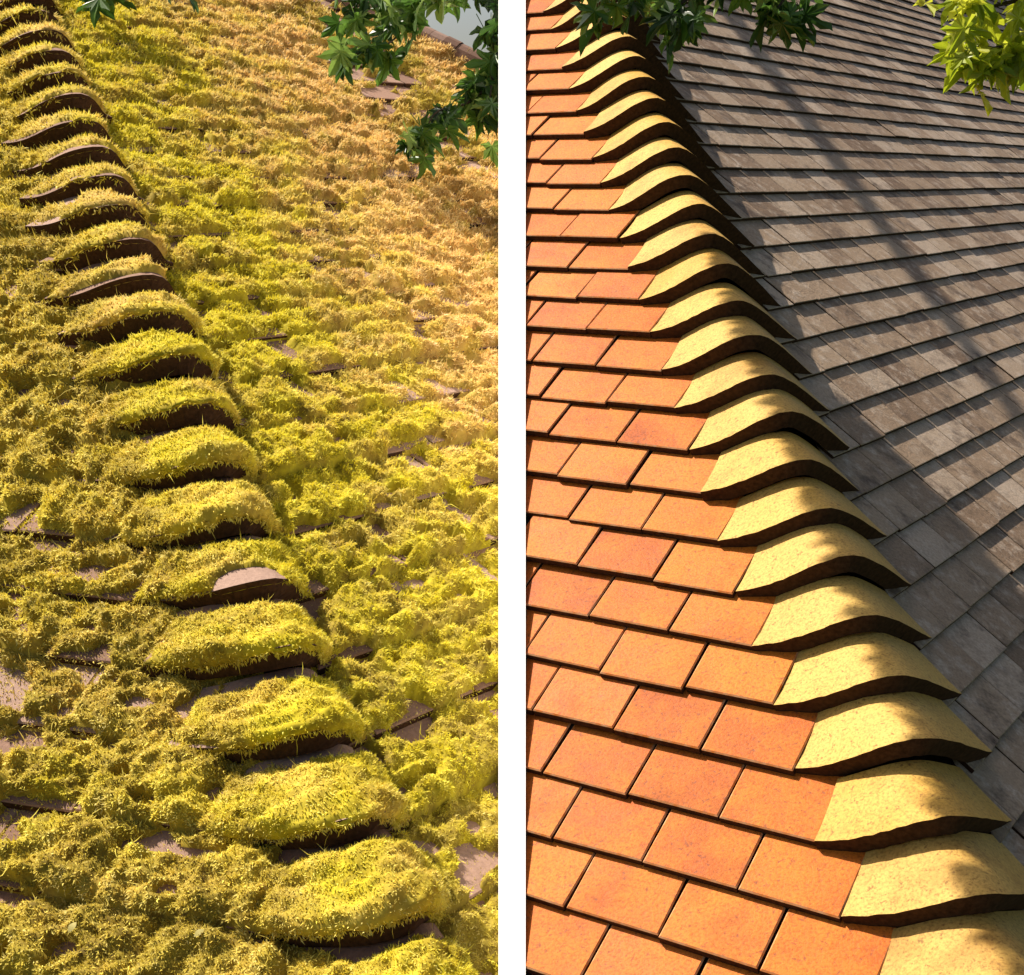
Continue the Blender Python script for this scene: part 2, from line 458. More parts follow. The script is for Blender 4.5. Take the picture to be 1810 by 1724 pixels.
# hip caps
cap_variants = []
for q in range(6):
    e_ = rng.normal(0, 1, 8)
    rim, ik = hip_cap_rim(C0 + eL * e_[0] * 0.002, K0 + V(0, 0, 1) * e_[1] * 0.0035 + h * e_[2] * 0.02, D0 + eR * e_[3] * 0.006, eL, eR, h, a=0.42 + 0.03 * e_[4], b=0.30 + 0.03 * e_[5], b2=0.14 + 0.03 * e_[6], a2=0.05, mixk=0.5)
    cap = cap_grid(rim, ik, eL, eR, h, [0, 0.35, 0.75, 1.2], 0.038, 18, 12)
    cap[0] += unit(h) * (0.0007 * rng.normal(0, 1, cap.shape[1]))[:, None]       # uneven lower edge
    cv, cf = solid_grid(cap, 0.030 + 0.001 * e_[7])
    cap_me = mesh_np('hip_tile', cv - K0, cf, MAT['yellow'], smooth=False)
    side_faces(cap_me, (cap.shape[0] - 1) * (cap.shape[1] - 1) * 2, MAT['shaded_butt'])
    cap_me.polygons.foreach_set('use_smooth', np.ones(len(cap_me.polygons), bool))
    try: cap_me.set_sharp_from_angle(angle=math.radians(38))
    except Exception: pass
    cap_variants.append(cap_me)
for k in range(KBOT, KTOP + 1):
    j = rng.normal(0, 1, 4)
    P = K0 + k * h
    m = frame(P, V(1, 0, 0), V(0, 1, 0), V(0, 0, 1)) @ Matrix.Rotation(j[0] * 0.010, 4, 'Z') @ Matrix.Rotation(j[1] * 0.009, 4, Vector(unit(h)))
    m.translation += Vector((j[2] * 0.0012, j[3] * 0.0012, abs(j[1]) * 0.0008))
    obj('hip_tile', cap_variants[rng.integers(6)], house, m)

# tiles, left slope (orange)
WT = 0.305 * S
fld = TileField()
wall_hp = None
for k in range(KBOT, KTOP):
    xk = k * sL.hx; yk = k * sL.g                   # corner of hip cap k
    for j in range(0, 60):
        x0 = xk - (j + 1) * WT
        Pm = sL.at(x0 + WT, yk)
        if Pm[0] < -0.02: break
        # half plane: stay on this side of the divider (world x greater than 4 mm)
        wd = V(1, 0, 0) - HALF * V(0, _c, -_s)
        hp = (sL.x @ wd, sL.y @ wd, sL.o @ wd + 0.004)
        fld.add(sL, x0, yk, WT, sL.g * 1.22, T_TILE, MAT['orange'], 0.0036, [hp], jit=1.7)
fld.build(house, 'roof_tile', 'roof_tile_remainder', 170)

# tiles, right slope (grey): begin under the hip caps, cut along the hip line
fld = TileField()
nhip = np.array([sR.g, -sR.hx]); nhip = nhip / np.linalg.norm(nhip)
hipoff = 0.045
WR = 0.29 * S
for k in range(KBOT, KTOP):
    yk = k * sR.g; xk = k * sR.hx
    stag = (k * 0.47 % 1.0) * WR
    j0 = -1
    for j in range(j0, 130):
        x0 = xk + j * WR - 0.02 + (0.5 * WR if k % 2 else 0) - 0.05
        P = sR.at(x0 + WR / 2, yk + sR.g / 2); px, py, d = project(P)
        slip = 0.0; lift = 0.0; tint = None
        if abs(px[0] - 1478) < 26 and abs(py[0] - 232) < 8: slip, lift, tint = 0.026, 0.004, 'tile slipped out of its course'
        if abs(px[0] - 1512) < 26 and abs(py[0] - 372) < 9: slip, lift, tint = 0.024, 0.003, 'tile slipped out of its course'
        hp = (nhip[0], nhip[1], 0.075)
        fld.add(sR, x0, yk, WR, sR.g * 1.45, T_TILE * 0.6, MAT['grey'], 0.0034, [hp], tint=tint, slip=slip, jit=0.7, lift=lift)
        if j > 6 and px[0] > 3600: break
fld.build(house, 'roof_tile', 'roof_tile_remainder', 128)

# decks, ridge, back slopes, fascia and walls of the right house
def hip_base(k): # lowest line of the hip, under the caps
    A = np.array([sL.n, sR.n, unit(h)])
    return np.linalg.solve(A, [sL.n @ C0, sR.n @ D0, unit(h) @ C0]) + k * h
DK = 0.024
b0, b1 = hip_base(KBOT), hip_base(KTOP)
def wall_hit(P, e, x):  t = (x - P[0]) / e[0]; return P + e * t
l0, l1 = wall_hit(b0, eL, 0.012), wall_hit(b1, eL, 0.012)
r0, r1 = b0 + eR * 17.0, b1 + eR * 17.0
dz = V(0, 0, -DK)
child_mesh('roof_deck', [b0 + dz, b1 + dz, l1 + dz, l0 + dz, r0 + dz, r1 + dz], [(0, 1, 2, 3), (0, 4, 5, 1)], MAT['deck'], house)
run = (b1 - b0) - ((b1 - b0) @ eR) * eR; back = V(run[0], run[1], 0) * 2.0
bb, br = b0 + back + eR * ((b1 - b0) @ eR), r0 + back + eR * 0
bl = l1 + V(0, 0, 0) + unit(back) * 1.2
poly = [b1 + dz, r1 + dz, r1 + dz + back * 0.5 * 1.0 + V(0, 0, b0[2] - b1[2]), b1 + dz + back * 0.5 + V(0, 0, b0[2] - b1[2])]
cl = []
for i in range(4):
    p, q = poly[i], poly[(i + 1) % 4]
    if p[0] >= 0.012: cl.append(p)
    if (p[0] >= 0.012) != (q[0] >= 0.012): cl.append(p + (q - p) * ((0.012 - p[0]) / (q[0] - p[0])))
child_mesh('rear_roof', cl, [tuple(range(len(cl)))], MAT['grey'], house)
def quad_wall(name, a, b, ztop, zbot, mat, inset, root):
    a = V(a[0], a[1], 0) + inset; b = V(b[0], b[1], 0) + inset
    out = unit(np.cross(b - a, V(0, 0, 1))) * 0.12
    vs = []
    for p in (a, b, b + out, a + out): vs += [(p[0], p[1], zbot), (p[0], p[1], ztop)]
    child_mesh(name, vs, [(0, 2, 3, 1), (2, 4, 5, 3), (4, 6, 7, 5), (6, 0, 1, 7), (1, 3, 5, 7), (0, 6, 4, 2)], mat, root)
inw = unit(V(*(b1 - b0)[:2], 0)) * 0.32
quad_wall('wall', l0, b0, b0[2] - 0.06, -CZ, MAT['render'], inw, house)
quad_wall('wall', b0, r0, b0[2] - 0.06, -CZ, MAT['render'], inw + eR * 0.15, house)
quad_wall('fascia', l0, b0, b0[2] - 0.03, b0[2] - 0.17, MAT['fascia'], inw * 0.02, house)
quad_wall('fascia', b0, r0, b0[2] - 0.03, b0[2] - 0.17, MAT['fascia'], inw * 0.02 + eR * 0.13, house)

# ================================================================== LEFT HOUSE: roof under moss
S2 = 0.78
h2 = V(-0.09225481, 0.20951104, 0.10046977) * S2
eL2, eR2 = azim(-71.6088), azim(38.0)
K2 = V(-0.20976381, 2.45144436, -1.31185975) * S2
T2 = V(-0.11726456, 2.63863085, -1.39736679) * S2
C2 = V(-0.463, 2.545, -1.395) * S2 + azim(-71.6088) * 0.07
qL = Slope(C2, eL2, h2, -1); qR = Slope(T2, eR2, h2, 1)
qL.panel = qR.panel = 0
T2T = 0.017
KB2, KT2 = -3, 24
house2 = empty('house', (-3.0, 5.2, 0), 'house whose hipped roof is smothered in yellow green moss', 'house')

# ridge of the mossy roof: limits the right slope upwards
def on_plane(sl, x, y, lift=0.0):
    s_ = sight(x, y, 1.0); return s_ * (((sl.o + sl.n * lift) @ sl.n) / (s_ @ sl.n))
FAR1, FAR2 = on_plane(qR, 575, -12), on_plane(qR, 881, 135)     # where the ridge turns into the far hip
FAR2 = FAR1 + (FAR2 - FAR1) * 1.0
VTOP = qR.uv(FAR1)[1]; F1, F2 = np.array(qR.uv(FAR1)), np.array(qR.uv(FAR2))
FN = np.array([-(F2 - F1)[1], (F2 - F1)[0]]); FN = FN / np.linalg.norm(FN)
if FN @ (np.zeros(2) - F1) < 0: FN = -FN
FHP = (FN[0], FN[1], -FN @ F1)
print('ridge', FAR1, FAR2, VTOP, F1, F2)
W2L = 1.49 * qL.g; W2R = 1.55 * qR.g
MAXX = F2[0] + 0.6

def patch(sl, pxs):                                  # bare places in the moss: slope coordinates of points seen in the photograph
    out = []
    for (x, y, r) in pxs:
        s_ = sight(x, y, 1.0); P = s_ * ((sl.o @ sl.n) / (s_ @ sl.n)); u, v = sl.uv(P)
        out.append((u, v, r * P[1] / F_PX))
    return out
bareL = patch(qL, [(2, 1318, 26), (12, 1700, 26), (205, 1196, 14), (196, 1010, 14), (30, 560, 22), (40, 690, 16)])
bareR = patch(qR, [(702, 800, 22), (745, 905, 24), (705, 1062, 20), (655, 1010, 12), (640, 740, 14), (400, 372, 14), (800, 690, 10), (690, 1170, 14)])

THIN_A, THIN_B = np.array(qR.uv(on_plane(qR, 560, -10))), np.array(qR.uv(on_plane(qR, 790, 260)))
def thin_dist(u, v):                                 # distance from the strip under the tree where the moss is thin
    ab = THIN_B - THIN_A; t = np.clip(((u - THIN_A[0]) * ab[0] + (v - THIN_A[1]) * ab[1]) / (ab @ ab), 0, 1)
    return np.hypot(u - THIN_A[0] - t * ab[0], v - THIN_A[1] - t * ab[1]) / (0.34 - 0.12 * t)
def mossiness(sl, u, v):
    """1 where moss grows thick, 0 where the tile is bare"""
    m = np.ones_like(u)
    for (a, b, r) in (bareL if sl is qL else bareR):
        d = np.hypot(u - a, v - b) / r + 0.7 * (fbm(u * 45, v * 45, 91) - 0.5)
        m = np.minimum(m, np.clip((d - 0.75) / 0.35, 0, 1))
    if sl is qR:                                     # drier and barer towards the ridge
        dd = thin_dist(u, v)
        nz = fbm(u * 9.0, v * 16.0, 33)
        m = np.minimum(m, np.clip((dd - 0.50 + 3.0 * (nz - 0.40)) / 0.35, 0, 1))
    return m
def zone(sl, u, v):
    """ochre share and dry share of the moss"""
    n1 = fbm(u * 5.0, v * 5.0, 11) - 0.5; n2 = fbm(u * 15.0, v * 15.0, 77, 2) - 0.5; n3 = fbm(u * 45.0, v * 45.0, 79, 2) - 0.5
    if sl is qL:
        z = np.clip(0.36 + 1.0 * n1, 0, 0.85)
        dry = np.clip(0.46 + 0.9 * n1 + 1.3 * n2 + 1.5 * n3, 0, 0.95)
        return z, dry
    hd = (u - v * qR.hx / qR.g)                       # distance from the hip
    t = np.clip((hd - 0.2) / 0.95, 0, 1) * np.clip((v - 0.45 + 0.12 * hd) / 0.8, 0, 1)
    z = np.clip(t * 1.3 + 1.0 * n1 + 1.2 * n2, 0, 1)
    low = np.clip((1.0 - v) / 1.0, 0, 1); thin = np.clip(1.5 - thin_dist(u, v), 0, 1)
    dry = np.clip((0.08 + 0.75 * low) + 1.2 * n1 + 1.2 * n2 + 1.6 * n3 - 0.2 + 0.9 * thin, 0, 0.97)
    return z, dry

def moss_height(sl, u, v, d):
    g = sl.g; w = W2L if sl is qL else W2R
    kk = np.floor(v / g); fr = v / g - kk
    jj = np.floor((u - kk * sl.hx) / w); fu = (u - kk * sl.hx) / w - jj
    tile_top = -T2T * fr
    cell = hash2(kk, jj, 5)
    cush = (1 - np.abs(2 * fu - 1) ** 5) * (1 - np.clip((fr - 0.74) / 0.22, 0, 1) ** 2 * np.clip(0.15 + 1.9 * (fbm(u * 11, v * 3, 71, 2) - 0.28), 0, 1)) * (0.35 + 0.65 * np.clip(fr / 0.13, 0, 1) ** 0.5)
    depth = 0.011 + 0.018 * cell
    big = fbm(u * 9, v * 9, 21, 2); mid = fbm(u * 34, v * 34, 22, 2); fin = vnoise(u * 110, v * 110, 23)
    hgt = depth * cush + 0.026 * (big - 0.42) + 0.032 * (mid - 0.48) + 0.011 * (fin - 0.5) + 0.004
    pit = vnoise(u * 17 + 5, v * 26, 29)
    hgt -= 0.030 * np.clip((pit - 0.63) / 0.10, 0, 1)
    m = mossiness(sl, u, v)
    return tile_top + np.where(m > 0.02, np.maximum(hgt, -0.004), 0) * m - (1 - m) * 0.03

def build_moss(sl, us, vs, keepfun, nblade, d0, name, label):
    U, Vv = np.meshgrid(us, vs)
    hgt = moss_height(sl, U, Vv, None)
    P = sl.o + U[..., None] * sl.x + Vv[..., None] * sl.y + hgt[..., None] * sl.n
    ok = keepfun(U, Vv, P)
    r, c = U.shape
    quad_ok = ok[:-1, :-1] & ok[1:, :-1] & ok[:-1, 1:] & ok[1:, 1:]
    idx = np.arange(r * c).reshape(r, c)
    F = np.stack([idx[:-1, :-1], idx[:-1, 1:], idx[1:, 1:], idx[1:, :-1]], -1)[quad_ok]
    zn, dn = zone(sl, U, Vv)
    vr = 0.25 * vnoise(U * 300, Vv * 300, 61) - 0.15; dn = np.clip(dn + 0.3, 0, 1)
    used = np.zeros(r * c, bool); used[F.ravel()] = True
    remap = np.cumsum(used) - 1
    verts = P.reshape(-1, 3)[used]; F = remap[F]
    zl = zn.ravel()[used]; dl = dn.ravel()[used]; rl = vr.ravel()[used]
    # strands: thinned with distance, longer with distance
    bu = rng.uniform(us[0], us[-1], nblade * 11); bv = rng.uniform(vs[0], vs[-1], nblade * 11)
    Pb = sl.o + bu[:, None] * sl.x + bv[:, None] * sl.y
    d = np.linalg.norm(Pb, axis=1)
    pr = np.minimum(1, (d0 / d) ** 2)
    keep = (rng.random(len(bu)) < pr) & keepfun(bu, bv, Pb) & (mossiness(sl, bu, bv) > 0.35)
    bu, bv, d = bu[keep], bv[keep], d[keep]
    if len(bu) > nblade: bu, bv, d = bu[:nblade], bv[:nblade], d[:nblade]
    print(name, 'grid', len(verts), 'strands', len(bu))
    hb = moss_height(sl, bu, bv, None)
    Pb = sl.o + bu[:, None] * sl.x + bv[:, None] * sl.y + hb[:, None] * sl.n
    zb, db = zone(sl, bu, bv)
    sv, sf, sz, sr = strands(Pb, np.tile(sl.n, (len(bu), 1)), -sl.y, np.maximum(1, d / d0), zb, 0.0072 if sl is qL else 0.0064, 0.0018)
    allv = np.concatenate([verts, sv]); 
    tri = np.concatenate([F[:, [0, 1, 2]], F[:, [0, 2, 3]], sf + len(verts)])
    me = mesh_np(name, allv + V(0, 0, CZ), tri, MAT['moss'], {'zone': np.concatenate([zl, sz]), 'dry': np.concatenate([dl, np.repeat(db, 4)]), 'rnd': np.concatenate([rl, sr])})
    o = bpy.data.objects.new(name, me); COL.objects.link(o)
    tag(o, label, 'moss', kind='stuff')
def strands(P, N, down, scale, zn, length=0.0105, width=0.0024):
    n = len(P)
    dirv = N * 0.75 + 0.55 * down + rng.normal(0, 0.75, (n, 3)); dirv /= np.linalg.norm(dirv, axis=1, keepdims=True)
    side = np.cross(dirv, rng.normal(0, 1, (n, 3))); side /= np.linalg.norm(side, axis=1, keepdims=True)
    L = length * rng.uniform(0.5, 1.35, n) * scale; Wd = width * rng.uniform(0.7, 1.5, n) * scale
    stalk = rng.random(n) < 0.010; L = np.where(stalk, L * 3.2, L); Wd = np.where(stalk, Wd * 0.6, Wd)
    dirv = np.where(stalk[:, None], dirv * 0.5 + side * 0.9, dirv); dirv /= np.linalg.norm(dirv, axis=1, keepdims=True)
    side = np.cross(dirv, N); side /= np.linalg.norm(side, axis=1, keepdims=True) + 1e-9
    base = P - N * 0.002
    bend = np.cross(dirv, side)
    mid = base + dirv * (L * 0.5)[:, None]
    tip = base + dirv * L[:, None] + bend * (L * rng.normal(0, 0.3, n))[:, None]
    m1 = mid - side * (Wd * 0.5)[:, None]; m2 = mid + side * (Wd * 0.5)[:, None]
    vs = np.stack([base, m2, tip, m1], 1).reshape(-1, 3)
    o = np.arange(n)[:, None] * 4
    f = np.concatenate([o + np.array([[0, 1, 3]]), o + np.array([[3, 1, 2]])])
    cl = fbm(P[:, 0] * 95 + P[:, 2] * 40, P[:, 1] * 95 - P[:, 2] * 60, 101, 2)
    r = np.clip(0.45 * rng.beta(2.2, 1.8, n) + 1.25 * (cl - 0.5) + 0.36, 0, 1)
    return vs, f, np.repeat(zn, 4), np.repeat(r, 4)

def grow(a, b, s0, s1):
    out = [a]
    while out[-1] < b:
        f = (out[-1] - a) / (b - a); out.append(out[-1] + s0 + (s1 - s0) * f)
    return np.array(out)
# left slope: x grows towards the hip; hip runs along u = v*hx/g
uL = grow(-1.9, 0.35, 0.0065, 0.0065); vL_ = grow(KB2 * qL.g, 22 * qL.g, 0.0052, 0.011)
capw = np.linalg.norm(C2 - K2)
def keepL(u, v, P):
    hd = u - v * qL.hx / qL.g
    px, py, d = project(P.reshape(-1, 3)); px = px.reshape(u.shape); py = py.reshape(u.shape)
    return (hd < capw * 0.80) & (px > -330) & (py < 2050) & (py > -330)
build_moss(qL, np.linspace(-4.6, 0.6, 800), vL_, keepL, 430000, 2.1, 'moss', 'olive and brown moss matting the roof slope beyond the mossy hip caps')
# right slope
def keepR(u, v, P):
    hd = u - v * qR.hx / qR.g
    px, py, d = project(P.reshape(-1, 3)); px = px.reshape(u.shape)
    return (hd > -0.11) & (P[..., 0] < -0.012) & (v < VTOP) & (px > -60) & (FHP[0] * u + FHP[1] * v + FHP[2] > 0)
uR = grow(-0.8, MAXX, 0.0065, 0.034); vR_ = grow(KB2 * qR.g, VTOP, 0.0055, 0.014)
build_moss(qR, uR, vR_, keepR, 520000, 2.3, 'moss', 'yellow and orange moss carpeting the roof slope beside the white divider')

# tiles below the moss: the ones laid bare become parts
for sl, w, bare, urange in ((qL, W2L, bareL, (-4.7, 0.3)), (qR, W2R, bareR, (-0.9, MAXX))):
    f2 = TileField()
    sgn = 1 if sl is qR else -1
    nh = np.array([sl.g, -sl.hx]) * sgn; nh = nh / np.linalg.norm(nh)
    k1 = int(VTOP / sl.g) if sl is qR else 24
    for k in range(KB2, k1):
        j0 = int((urange[0] - k * sl.hx) / w) - 1; j1 = int((urange[1] - k * sl.hx) / w) + 1
        for j in range(j0, j1):
            x0 = k * sl.hx + j * w; yk = k * sl.g
            if not (urange[0] - w < x0 < urange[1]): continue
            um = np.array([x0 + w * a for a in (0.1, 0.3, 0.5, 0.7, 0.9)] * 3); vm = yk + sl.g * np.repeat([0.15, 0.5, 0.85], 5)
            bareness = (1 - mossiness(sl, um, vm)).max()
            hps = [(nh[0], nh[1], 0.06)]
            if sl is qR: hps += [(-sl.x[0], -sl.y[0], -sl.o[0] - 0.010), FHP]
            n0 = len(f2.items)
            f2.add(sl, x0, yk, w, sl.g * 1.2, T2T, MAT['mauve'], 0.004, hps, jit=1.2)
            if len(f2.items) > n0 and bareness < 0.4:
                it = list(f2.items[-1]); it[0] = 0.0; f2.items[-1] = tuple(it)
    f2.build(house2, 'roof_tile', 'roof_tile_remainder', 60 if sl is qL else 215)

# mossy hip caps
rim2, ik2 = hip_cap_rim(C2, K2, T2, eL2, eR2, h2, b=0.40, b2=0.5)
g2L, g2R = qL.y * qL.g, qR.y * qR.g
cap2 = cap_grid(rim2, ik2, eL2, eR2, h2, [0, 0.35, 0.75, 1.2], 0.052, 12, 8)
cv, cf = solid_grid(cap2, 0.042)
cap2_me = mesh_np('hip_tile', cv - K2, cf, MAT['mauve'])
side_faces(cap2_me, (cap2.shape[0] - 1) * (cap2.shape[1] - 1) * 2, MAT['shaded_butt'])
rimf, ikf = hip_cap_rim(C2, K2, T2, eL2, eR2, h2, b=0.40, b2=0.5, n=41)
bare_cap = 4
for k in range(KB2, KT2 + 1):
    j = rng.normal(0, 1, 4); P = K2 + k * h2
    m = frame(P, V(1, 0, 0), V(0, 1, 0), V(0, 0, 1)) @ Matrix.Rotation(j[0] * 0.02, 4, 'Z') @ Matrix.Rotation(j[1] * 0.02, 4, Vector(unit(h2)))
    m.translation += Vector((j[2] * 0.003, j[3] * 0.003, abs(j[1]) * 0.003 + 0.014 * min(1, max(0, k - 4) / 5)))
    ho = obj('hip_tile', cap2_me, house2, m)
    dist = np.linalg.norm(P); lod = max(1, dist / 2.1)
    ts = np.linspace(0.0 if (k >= 7 or k == bare_cap) else -0.03, 1.05, int(np.clip(34 / lod, 12, 34)))
    step = 1 if lod < 1.7 else 2
    G = cap_grid(rimf, ikf, eL2, eR2, h2, ts, 0.052, 44 // step, 30 // step)
    r_, c_, _ = G.shape
    N = np.cross(np.gradient(G, axis=1), np.gradient(G, axis=0)); N /= np.linalg.norm(N, axis=2, keepdims=True)
    if N[..., 2].mean() < 0: N = -N
    aa, tt = np.meshgrid(np.linspace(0, 1, c_), ts)
    X, Y = aa * 0.34 + k * 3.17, tt * 0.18
    thick = 0.017 if k < 9 else 0.017 - 0.009 * min(1, (k - 9) / 4)
    edge = np.clip(aa / 0.10, 0, 1) ** 0.6 * np.clip((1 - aa) / 0.06, 0, 1) ** 0.6 * np.clip((tt + 0.03) / 0.14, 0, 1) ** 0.5 * np.clip((1.02 - tt) / 0.2, 0, 1)
    hg = thick * edge * (0.15 + 1.7 * fbm(X * 13, Y * 13, 41)) + 0.020 * (fbm(X * 48, Y * 48, 42, 2) - 0.5) - (1 - edge) * 0.004
    msk = np.ones_like(aa)
    if k == bare_cap:
        dd = np.hypot((aa - 0.56) / 0.14, (tt - 0.06) / 0.30) + 0.5 * (fbm(X * 40, Y * 40, 43) - 0.5); msk = np.clip((dd - 0.85) / 0.25, 0, 1)
    if k >= 10:
        dd = fbm(X * 14, Y * 14, 44) - 0.10 * (tt < 0.2); msk = np.clip((dd - 0.28) / 0.12, 0, 1)
    hg = hg * msk - (1 - msk) * 0.012
    Gm = G + N * hg[..., None]
    idx = np.arange(r_ * c_).reshape(r_, c_)
    F = np.stack([idx[:-1, :-1], idx[:-1, 1:], idx[1:, 1:], idx[1:, :-1]], -1).reshape(-1, 4)
    # front skirt: moss hanging over the butt
    skirt = Gm[0] - N[0] * 0.006 - unit(h2) * (-0.004)
    sk0 = r_ * c_
    Fs = np.stack([idx[0, 1:], idx[0, :-1], sk0 + np.arange(c_ - 1), sk0 + np.arange(1, c_)], -1)
    zc = 0.12 + 1.0 * (fbm(X * 12, Y * 12, 45) - 0.5) + (0.30 if k >= 9 else 0)
    zc = np.clip(zc, 0, 1.0)
    dc = np.clip(np.clip((0.5 - aa) / 0.3, 0, 1) * 0.6 + 1.3 * (fbm(X * 14, Y * 14, 46) - 0.5), 0, 0.9)
    rv = 0.25 * vnoise(X * 200, Y * 200, 47) - 0.12
    nb = int((14000 if k < 9 else 9000) / lod ** 2)
    bi = rng.integers(0, r_ - 1, nb); bj = rng.integers(0, c_ - 1, nb)
    good = (msk[bi, bj] > 0.5) & ((tt[bi, bj] > 0.05) | (rng.random(nb) < (0.6 if k < 7 else 0.15))); bi, bj = bi[good], bj[good]; nb = len(bi)
    fa, fb = rng.random((nb, 1)), rng.random((nb, 1))
    PB = (Gm[bi, bj] * (1 - fa) + Gm[bi + 1, bj] * fa) * (1 - fb) + (Gm[bi, bj + 1] * (1 - fa) + Gm[bi + 1, bj + 1] * fa) * fb
    sv, sf, sz, sr = strands(PB, N[bi, bj], -unit(h2), np.full(nb, lod), zc[bi, bj], 0.0068, 0.0017)
    sr = np.clip(sr + 0.12, 0, 1)
    # fringe along the lower rim
    nf = int((750 if k < 7 else 380) / lod)
    fj = rng.integers(0, c_, nf); good = msk[0, fj] > 0.5; fj = fj[good]; nf = len(fj)
    PF = Gm[0, fj] - N[0, fj] * rng.uniform(0, 0.006, (nf, 1)) + rng.normal(0, 0.002, (nf, 3))
    s2v, s2f, s2z, s2r = strands(PF, np.tile(-unit(h2), (nf, 1)), V(0, 0, -1), np.full(nf, lod), zc[0, fj], 0.0075, 0.0016)
    base = np.concatenate([Gm.reshape(-1, 3), skirt]); nbv = len(base)
    allv = np.concatenate([base, sv, s2v])
    tri = np.concatenate([F[:, [0, 1, 2]], F[:, [0, 2, 3]], Fs[:, [0, 1, 2]], Fs[:, [0, 2, 3]], sf + nbv, s2f + nbv + len(sv)])
    za = np.concatenate([zc.ravel(), np.full(c_, 0.5), sz, s2z]); da = np.concatenate([dc.ravel(), np.ones(c_), np.repeat(dc[bi, bj], 4), np.repeat(np.minimum(1, dc[0, fj] + 0.35), 4)]); ra = np.concatenate([rv.ravel(), np.full(c_, 0.1), sr, s2r])
    me = mesh_np('moss_cushion', allv - K2, tri, MAT['moss'], {'zone': za, 'dry': da, 'rnd': ra})
    mo = bpy.data.objects.new('moss_cushion', me); COL.objects.link(mo); mo.parent = ho; mo['kind'] = 'stuff'

# decks, ridge and walls of the left house
A2 = np.array([qL.n, qR.n, unit(h2)])
base2 = np.linalg.solve(A2, [qL.n @ C2, qR.n @ T2, unit(h2) @ C2])
kt = (VTOP - qR.uv(base2)[1]) / qR.g
b0, b1 = base2 + KB2 * h2, base2 + kt * h2
dz = V(0, 0, -0.036)
def lim(P, e, x): return P + e * ((x - P[0]) / e[0])
r0 = lim(b0, eR2, -0.013)
fe = FAR2 - FAR1; f2_ = FAR1 + fe * ((-0.013 - FAR1[0]) / fe[0])
l0, l1 = b0 + eL2 * 7.0, b1 + eL2 * 7.0
child_mesh('roof_deck', [b0 + dz, b1 + dz, l1 + dz, l0 + dz, r0 + dz, f2_ + dz, FAR1 + dz], [(0, 1, 2, 3), (0, 4, 5, 6, 1)], MAT['deck'], house2)
bk2 = V(-eR2[1], eR2[0], 0) * np.linalg.norm((b1 - b0)[:2])
br = V(*(f2_ + bk2 * 0.4)[:2], b0[2]); bb = V(*(FAR1 + bk2)[:2], b0[2]); bl = V(*(b1 + bk2)[:2], b0[2])
child_mesh('rear_roof', [b1 + dz, FAR1 + dz, bb, bl, f2_ + dz, br, l1 + dz], [(0, 1, 2, 3), (1, 4, 5, 2), (0, 3, 6)], MAT['mauve'], house2)
inw = unit(V(*(b1 - b0)[:2], 0)) * 0.35
quad_wall('wall', l0, b0, b0[2] - 0.08, -CZ, MAT['render'], inw, house2)
quad_wall('wall', b0, r0, b0[2] - 0.08, -CZ, MAT['render'], inw + eR2 * 0.15 - eR2 * 0.15, house2)
quad_wall('fascia', l0, b0, b0[2] - 0.04, b0[2] - 0.2, MAT['fascia'], inw * 0.02, house2)
quad_wall('fascia', b0, r0, b0[2] - 0.04, b0[2] - 0.2, MAT['fascia'], inw * 0.02 + eR2 * 0.13 - eR2 * 0.13, house2)
# ridge tiles of the mossy roof
fdir = unit(fe); L = np.linalg.norm(f2_ - FAR1); nseg = 14; seg = L / nseg
def half_round(length, rad, t):
    a = np.linspace(math.radians(205), math.radians(-25), 11)
    G = np.array([[(x, rad * math.cos(q), rad * math.sin(q)) for q in a] for x in (0, length)])
    return solid_grid(G, t)
rv_, rf_ = half_round(seg * 0.985, 0.085, 0.014)
ridge_me = mesh_np('ridge_tile', rv_, rf_, MAT['mauve'], smooth=False)
sx = fdir; sy = unit(np.cross(V(0, 0, 1), sx)); sz_ = np.cross(sx, sy)
for i in range(nseg):
    obj('ridge_tile', ridge_me, house2, frame(FAR1 + fdir * seg * i + V(0, 0, -0.02 + rng.normal(0, 0.003)), sx, sy, sz_))

# ================================================================== trees
def tube(path, radii, n=8):
    path = [np.array(p, float) for p in path]; vs = []; fs = []
    for i, p in enumerate(path):
        t = unit((path[min(i + 1, len(path) - 1)] - path[max(i - 1, 0)])); a = unit(np.cross(t, V(0.3, 0.5, 0.81))); b = np.cross(t, a)
        for q in range(n):
            an = 2 * math.pi * q / n; vs.append(p + radii[i] * (math.cos(an) * a + math.sin(an) * b))
    for i in range(len(path) - 1):
        for q in range(n):
            fs.append((i * n + q, i * n + (q + 1) % n, (i + 1) * n + (q + 1) % n, (i + 1) * n + q))
    fs.append(tuple(range(n - 1, -1, -1))); fs.append(tuple(range((len(path) - 1) * n, len(path) * n)))
    return vs, fs
def smooth_path(pts, n=10):
    pts = [np.array(p, float) for p in pts]; P = [2 * pts[0] - pts[1]] + pts + [2 * pts[-1] - pts[-2]]; out = []
    for i in range(1, len(P) - 2):
        for t in np.linspace(0, 1, n, endpoint=False):
            a, b, c, d = P[i - 1:i + 3]
            out.append(0.5 * (2 * b + (c - a) * t + (2 * a - 5 * b + 4 * c - d) * t * t + (3 * b - a - 3 * c + d) * t ** 3))
    out.append(pts[-1]); return out
